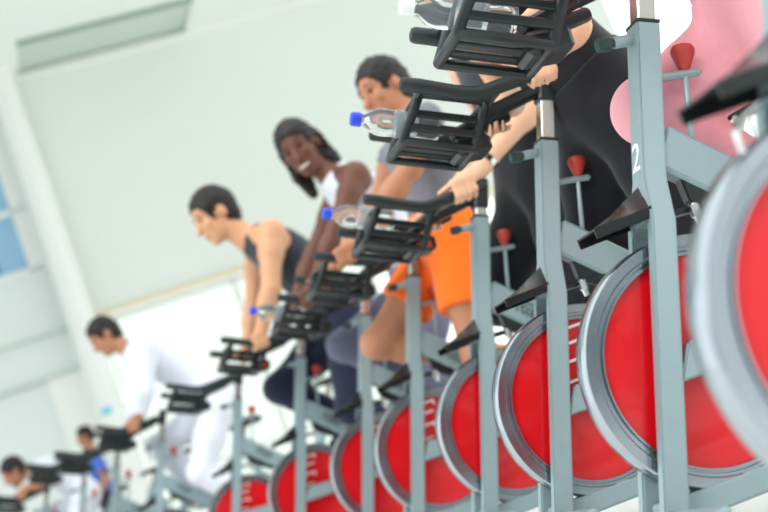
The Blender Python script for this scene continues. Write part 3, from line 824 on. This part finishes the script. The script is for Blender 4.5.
def ride(dz=0, hip=(.44, 1.08), sh=(.2, 1.6), neck=None, head=None, elL=(.15, .27, 1.34), elR=None, g=.05, gz=1.131, wr=(.045, .02, .062), shw=.18, face=(1, 0, -.25), hup=None, sc=1.0, crank=45, kneeR=None, kneeL=None, anL=None, gR=None, bow=(-.02, 0, .03)):
    """standing-on-the-pedals pose in (a, l, z)"""
    sd = LEAN*dz
    g0 = np.array((g-sd.x, .2, gz+sd.z)); gr = np.array(((g if gR is None else gR)-sd.x, -.2, gz+sd.z))
    J = dict(pelvis=(hip[0], 0, hip[1]+.03), hipL=(hip[0], .09, hip[1]-.02), hipR=(hip[0], -.09, hip[1]-.02), shL=(sh[0], shw, sh[1]), shR=(sh[0], -shw, sh[1]))
    J['neck'] = neck or (sh[0]-.03, 0, sh[1]+.07)
    J['head'] = head or (sh[0]-.12, 0, sh[1]+.22)
    J['gripL'] = tuple(g0); J['gripR'] = tuple(gr)
    J['wrL'] = tuple(g0+np.array(wr)); J['wrR'] = tuple(gr+np.array((wr[0], -wr[1], wr[2])))
    J['elL'] = elL; J['elR'] = elR or (elL[0], -elL[1], elL[2])
    cs_, sn_ = .17*math.cos(R(crank)), .17*math.sin(R(crank))
    pR, pL = (.42-cs_, -.135, .37+sn_), (.42+cs_, .135, .37-sn_)
    aR, aL = (pR[0]+.07, pR[1], pR[2]+.125), (pL[0]+.075, pL[1], pL[2]+.13)
    J['anR'] = aR; J['anL'] = aL; J['toeR'] = (pR[0]-.035, -.14, pR[2]+.05); J['toeL'] = (pL[0]-.035, .14, pL[2]+.05)
    kR = ik(A(J['hipR']), A(aR), .46*sc, .44*sc, (1, -.12, .1)); kL = ik(A(J['hipL']), A(aL), .46*sc, .44*sc, (1, .1, .1))
    J['knR'] = (-kR[0], kR[1], kR[2]); J['knL'] = (-kL[0], kL[1], kL[2])
    if kneeR: J['knR'] = kneeR
    if kneeL: J['knL'] = kneeL
    if anL: J['anL'] = anL; J['toeL'] = (anL[0]-.1, .14, anL[2]-.08)
    J['face'] = face; J['hup'] = hup or (.25, 0, 1); J['bow'] = bow
    return J

# rider of the bike with the number 2: pink clothes, mostly above the frame
J = ride(crank=45, dz=-.03, hip=(.45, .93), sh=(.25, 1.44), elL=(.25, .30, 1.24), gR=.04, wr=(.05, .0, .06), head=(.12, 0, 1.68), sc=.95, kneeR=(.16, -.12, .85), kneeL=(.35, .11, .60))
person(1, 'person in pink trousers and pink top riding the spin bike with the number 2', J, SK_fair, HR_brown, CL['pink'], CL['pink'], CL['whiteshoe'], .95, True, .008, 'tied', 1.95, 1.9, .016, .012, hem=-.02)
# rider of the next bike: black trousers, bare arms
J = ride(crank=45, dz=0, hip=(.37, 1.02), sh=(.13, 1.52), elL=(.23, .28, 1.20), g=.13, wr=(.06, .012, .045), head=(.0, 0, 1.76), kneeR=(.24, -.12, .72), kneeL=(.40, .11, .62))
person(2, 'person in black trousers and black top with bare fair forearms, second rider from the right', J, SK_fair, HR_brown, CL['black'], CL['black'], CL['whiteshoe'], 1, True, .008, 'tied', .5, 1.9, .02, .01)
# third rider: wrist watch, bare arm, black trousers
J = ride(crank=45, kneeR=(.16, -.12, .72), kneeL=(.35, .11, .63), dz=-.08, hip=(.42, 1.06), sh=(.40, 1.56), elL=(.45, .25, 1.30), g=.09, gz=1.137, wr=(.085, .0, .055), head=(.3, 0, 1.83))
pr3, J3 = person(3, 'person in black trousers with a silver wrist watch, third rider from the right', J, SK_fair, HR_brown, CL['darkgrey'], CL['black'], CL['whiteshoe'], 1, False, .008, 'short', 0, 1.9, .02)
b = MB(); wd = vn(J3['elL']-J3['wrL']); c = J3['wrL']+wd*.035
b.lathe([(.0325,-.012),(.036,-.01),(.036,.01),(.0325,.012)], Vector(c), Vector(wd), 24, closed=True)
wt = b.build('wrist_watch', M['chrome'], pr3); tag(wt, 'silver watch band')
# man in orange shorts
J = ride(crank=40, dz=-.045, hip=(.35, 1.07), sh=(.37, 1.55), elL=(.22, .27, 1.37), g=-.12, gz=1.16, wr=(.08, .01, .055), head=(.335, 0, 1.775), neck=(.39, 0, 1.62), face=(.95, .25, -.22), shw=.195)
person(4, 'man in a grey shirt and orange shorts, his face partly behind a water bottle', J, SK_brown, HR_black, CL['grey'], CL['orange'], CL['whiteshoe'], 1.08, False, .009, 'short', .3, .58, .02)
# smiling woman
J = ride(crank=60, dz=-.04, hip=(.50, 1.05), sh=(.30, 1.60), elL=(.10, .24, 1.38), g=-.11, gz=1.155, wr=(.05, .01, .06), head=(.15, 0, 1.835), neck=(.24, 0, 1.68), face=(.55, .8, -.3), hup=(.3, .1, 1), shw=.16)
J['smile'] = (0, 0, 0)
person(5, 'smiling dark-skinned woman with long black hair, white top and grey leggings', J, SK_dark, HR_black, CL['white'], CL['greylilac'], CL['whiteshoe'], 1.12, True, .009, 'long', 0, 1.85, .008)
# man in the black tank top
J = ride(crank=35, dz=-.02, hip=(.45, 1.10), sh=(.19, 1.63), elL=(.07, .26, 1.34), g=-.05, gz=1.131, wr=(.03, .01, .065), head=(-.01, 0, 1.85), neck=(.10, 0, 1.69), face=(1, .1, -.35), shw=.19)
person(6, 'man in a black tank top leaning over his handlebar, seen in profile', J, SK_tan, HR_black, CL['darkgrey'], CL['navy'], CL['darkshoe'], 1.16, False, .009, 'short', 0, 1.9, .012)
# man in the white tracksuit
J = ride(dz=0, hip=(.58, 1.10), sh=(.22, 1.60), elL=(.12, .25, 1.33), g=-.0, wr=(.05, .01, .06), head=(.03, 0, 1.80), neck=(.14, 0, 1.67), face=(1, .1, -.55), shw=.19, bow=(-.03, 0, .05))
pr8, J8 = person(8, 'man in a white tracksuit bent over his handlebar, near the round column', J, SK_brown, HR_black, CL['white'], CL['white'], CL['whiteshoe'], 1.02, False, .012, 'short', 1.9, 1.95, .026, .026)
b = MB()
pth = [J8['neck']+np.array((.03, .10, .0)), J8['shL']+np.array((.03, .035, .055)), J8['shL']*.5+J8['elL']*.5+np.array((.0, .083, .0)), J8['elL']+np.array((0, .075, 0)), J8['elL']*.4+J8['wrL']*.6+np.array((0, .066, 0))]
b.tube([Vector(q) for q in pth], .007, 8); tag(b.build('sleeve_stripe', CL['grey'], pr8), 'grey stripe along the white sleeve')
# far rider
J = ride(dz=0, hip=(.47, .95), sh=(.22, 1.29), elL=(.20, .27, 1.18), g=.0, wr=(.05, .01, .05), head=(.0, 0, 1.36), neck=(.12, 0, 1.33), face=(1, .1, -.5), shw=.18, bow=(-.03, 0, .06))
person(11, 'crouching dark-haired person in white clothes on the farthest bike at the left edge', J, SK_brown, HR_black, CL['white'], CL['white'], CL['whiteshoe'], 1, False, .014, 'short', .5, 1.9, .015)
# far standing person
J = dict(pelvis=(0, 0, .96), hipL=(0, .09, .92), hipR=(0, -.09, .92), shL=(0, .18, 1.40), shR=(0, -.18, 1.40), neck=(0, 0, 1.47), head=(-.02, 0, 1.64), elL=(.05, .27, 1.14), elR=(.05, -.27, 1.14),
         wrL=(-.12, .2, 1.0), wrR=(-.12, -.2, 1.0), gripL=(-.18, .17, .96), gripR=(-.18, -.17, .96), knL=(-.03, .1, .5), knR=(-.03, -.1, .5), anL=(.02, .1, .1), anR=(.02, -.1, .1), toeL=(-.12, .12, .04), toeR=(-.12, -.12, .04),
         face=(1, .0, -.1), hup=(0, 0, 1))
person(None, 'small far person in a blue shirt standing behind the row of bikes', J, SK_brown, HR_black, CL['blue'], CL['navy'], CL['whiteshoe'], .82, False, .014, 'short', .6, .8, .01, loc=(-3.48, 13.2, 0), yaw=R(195))
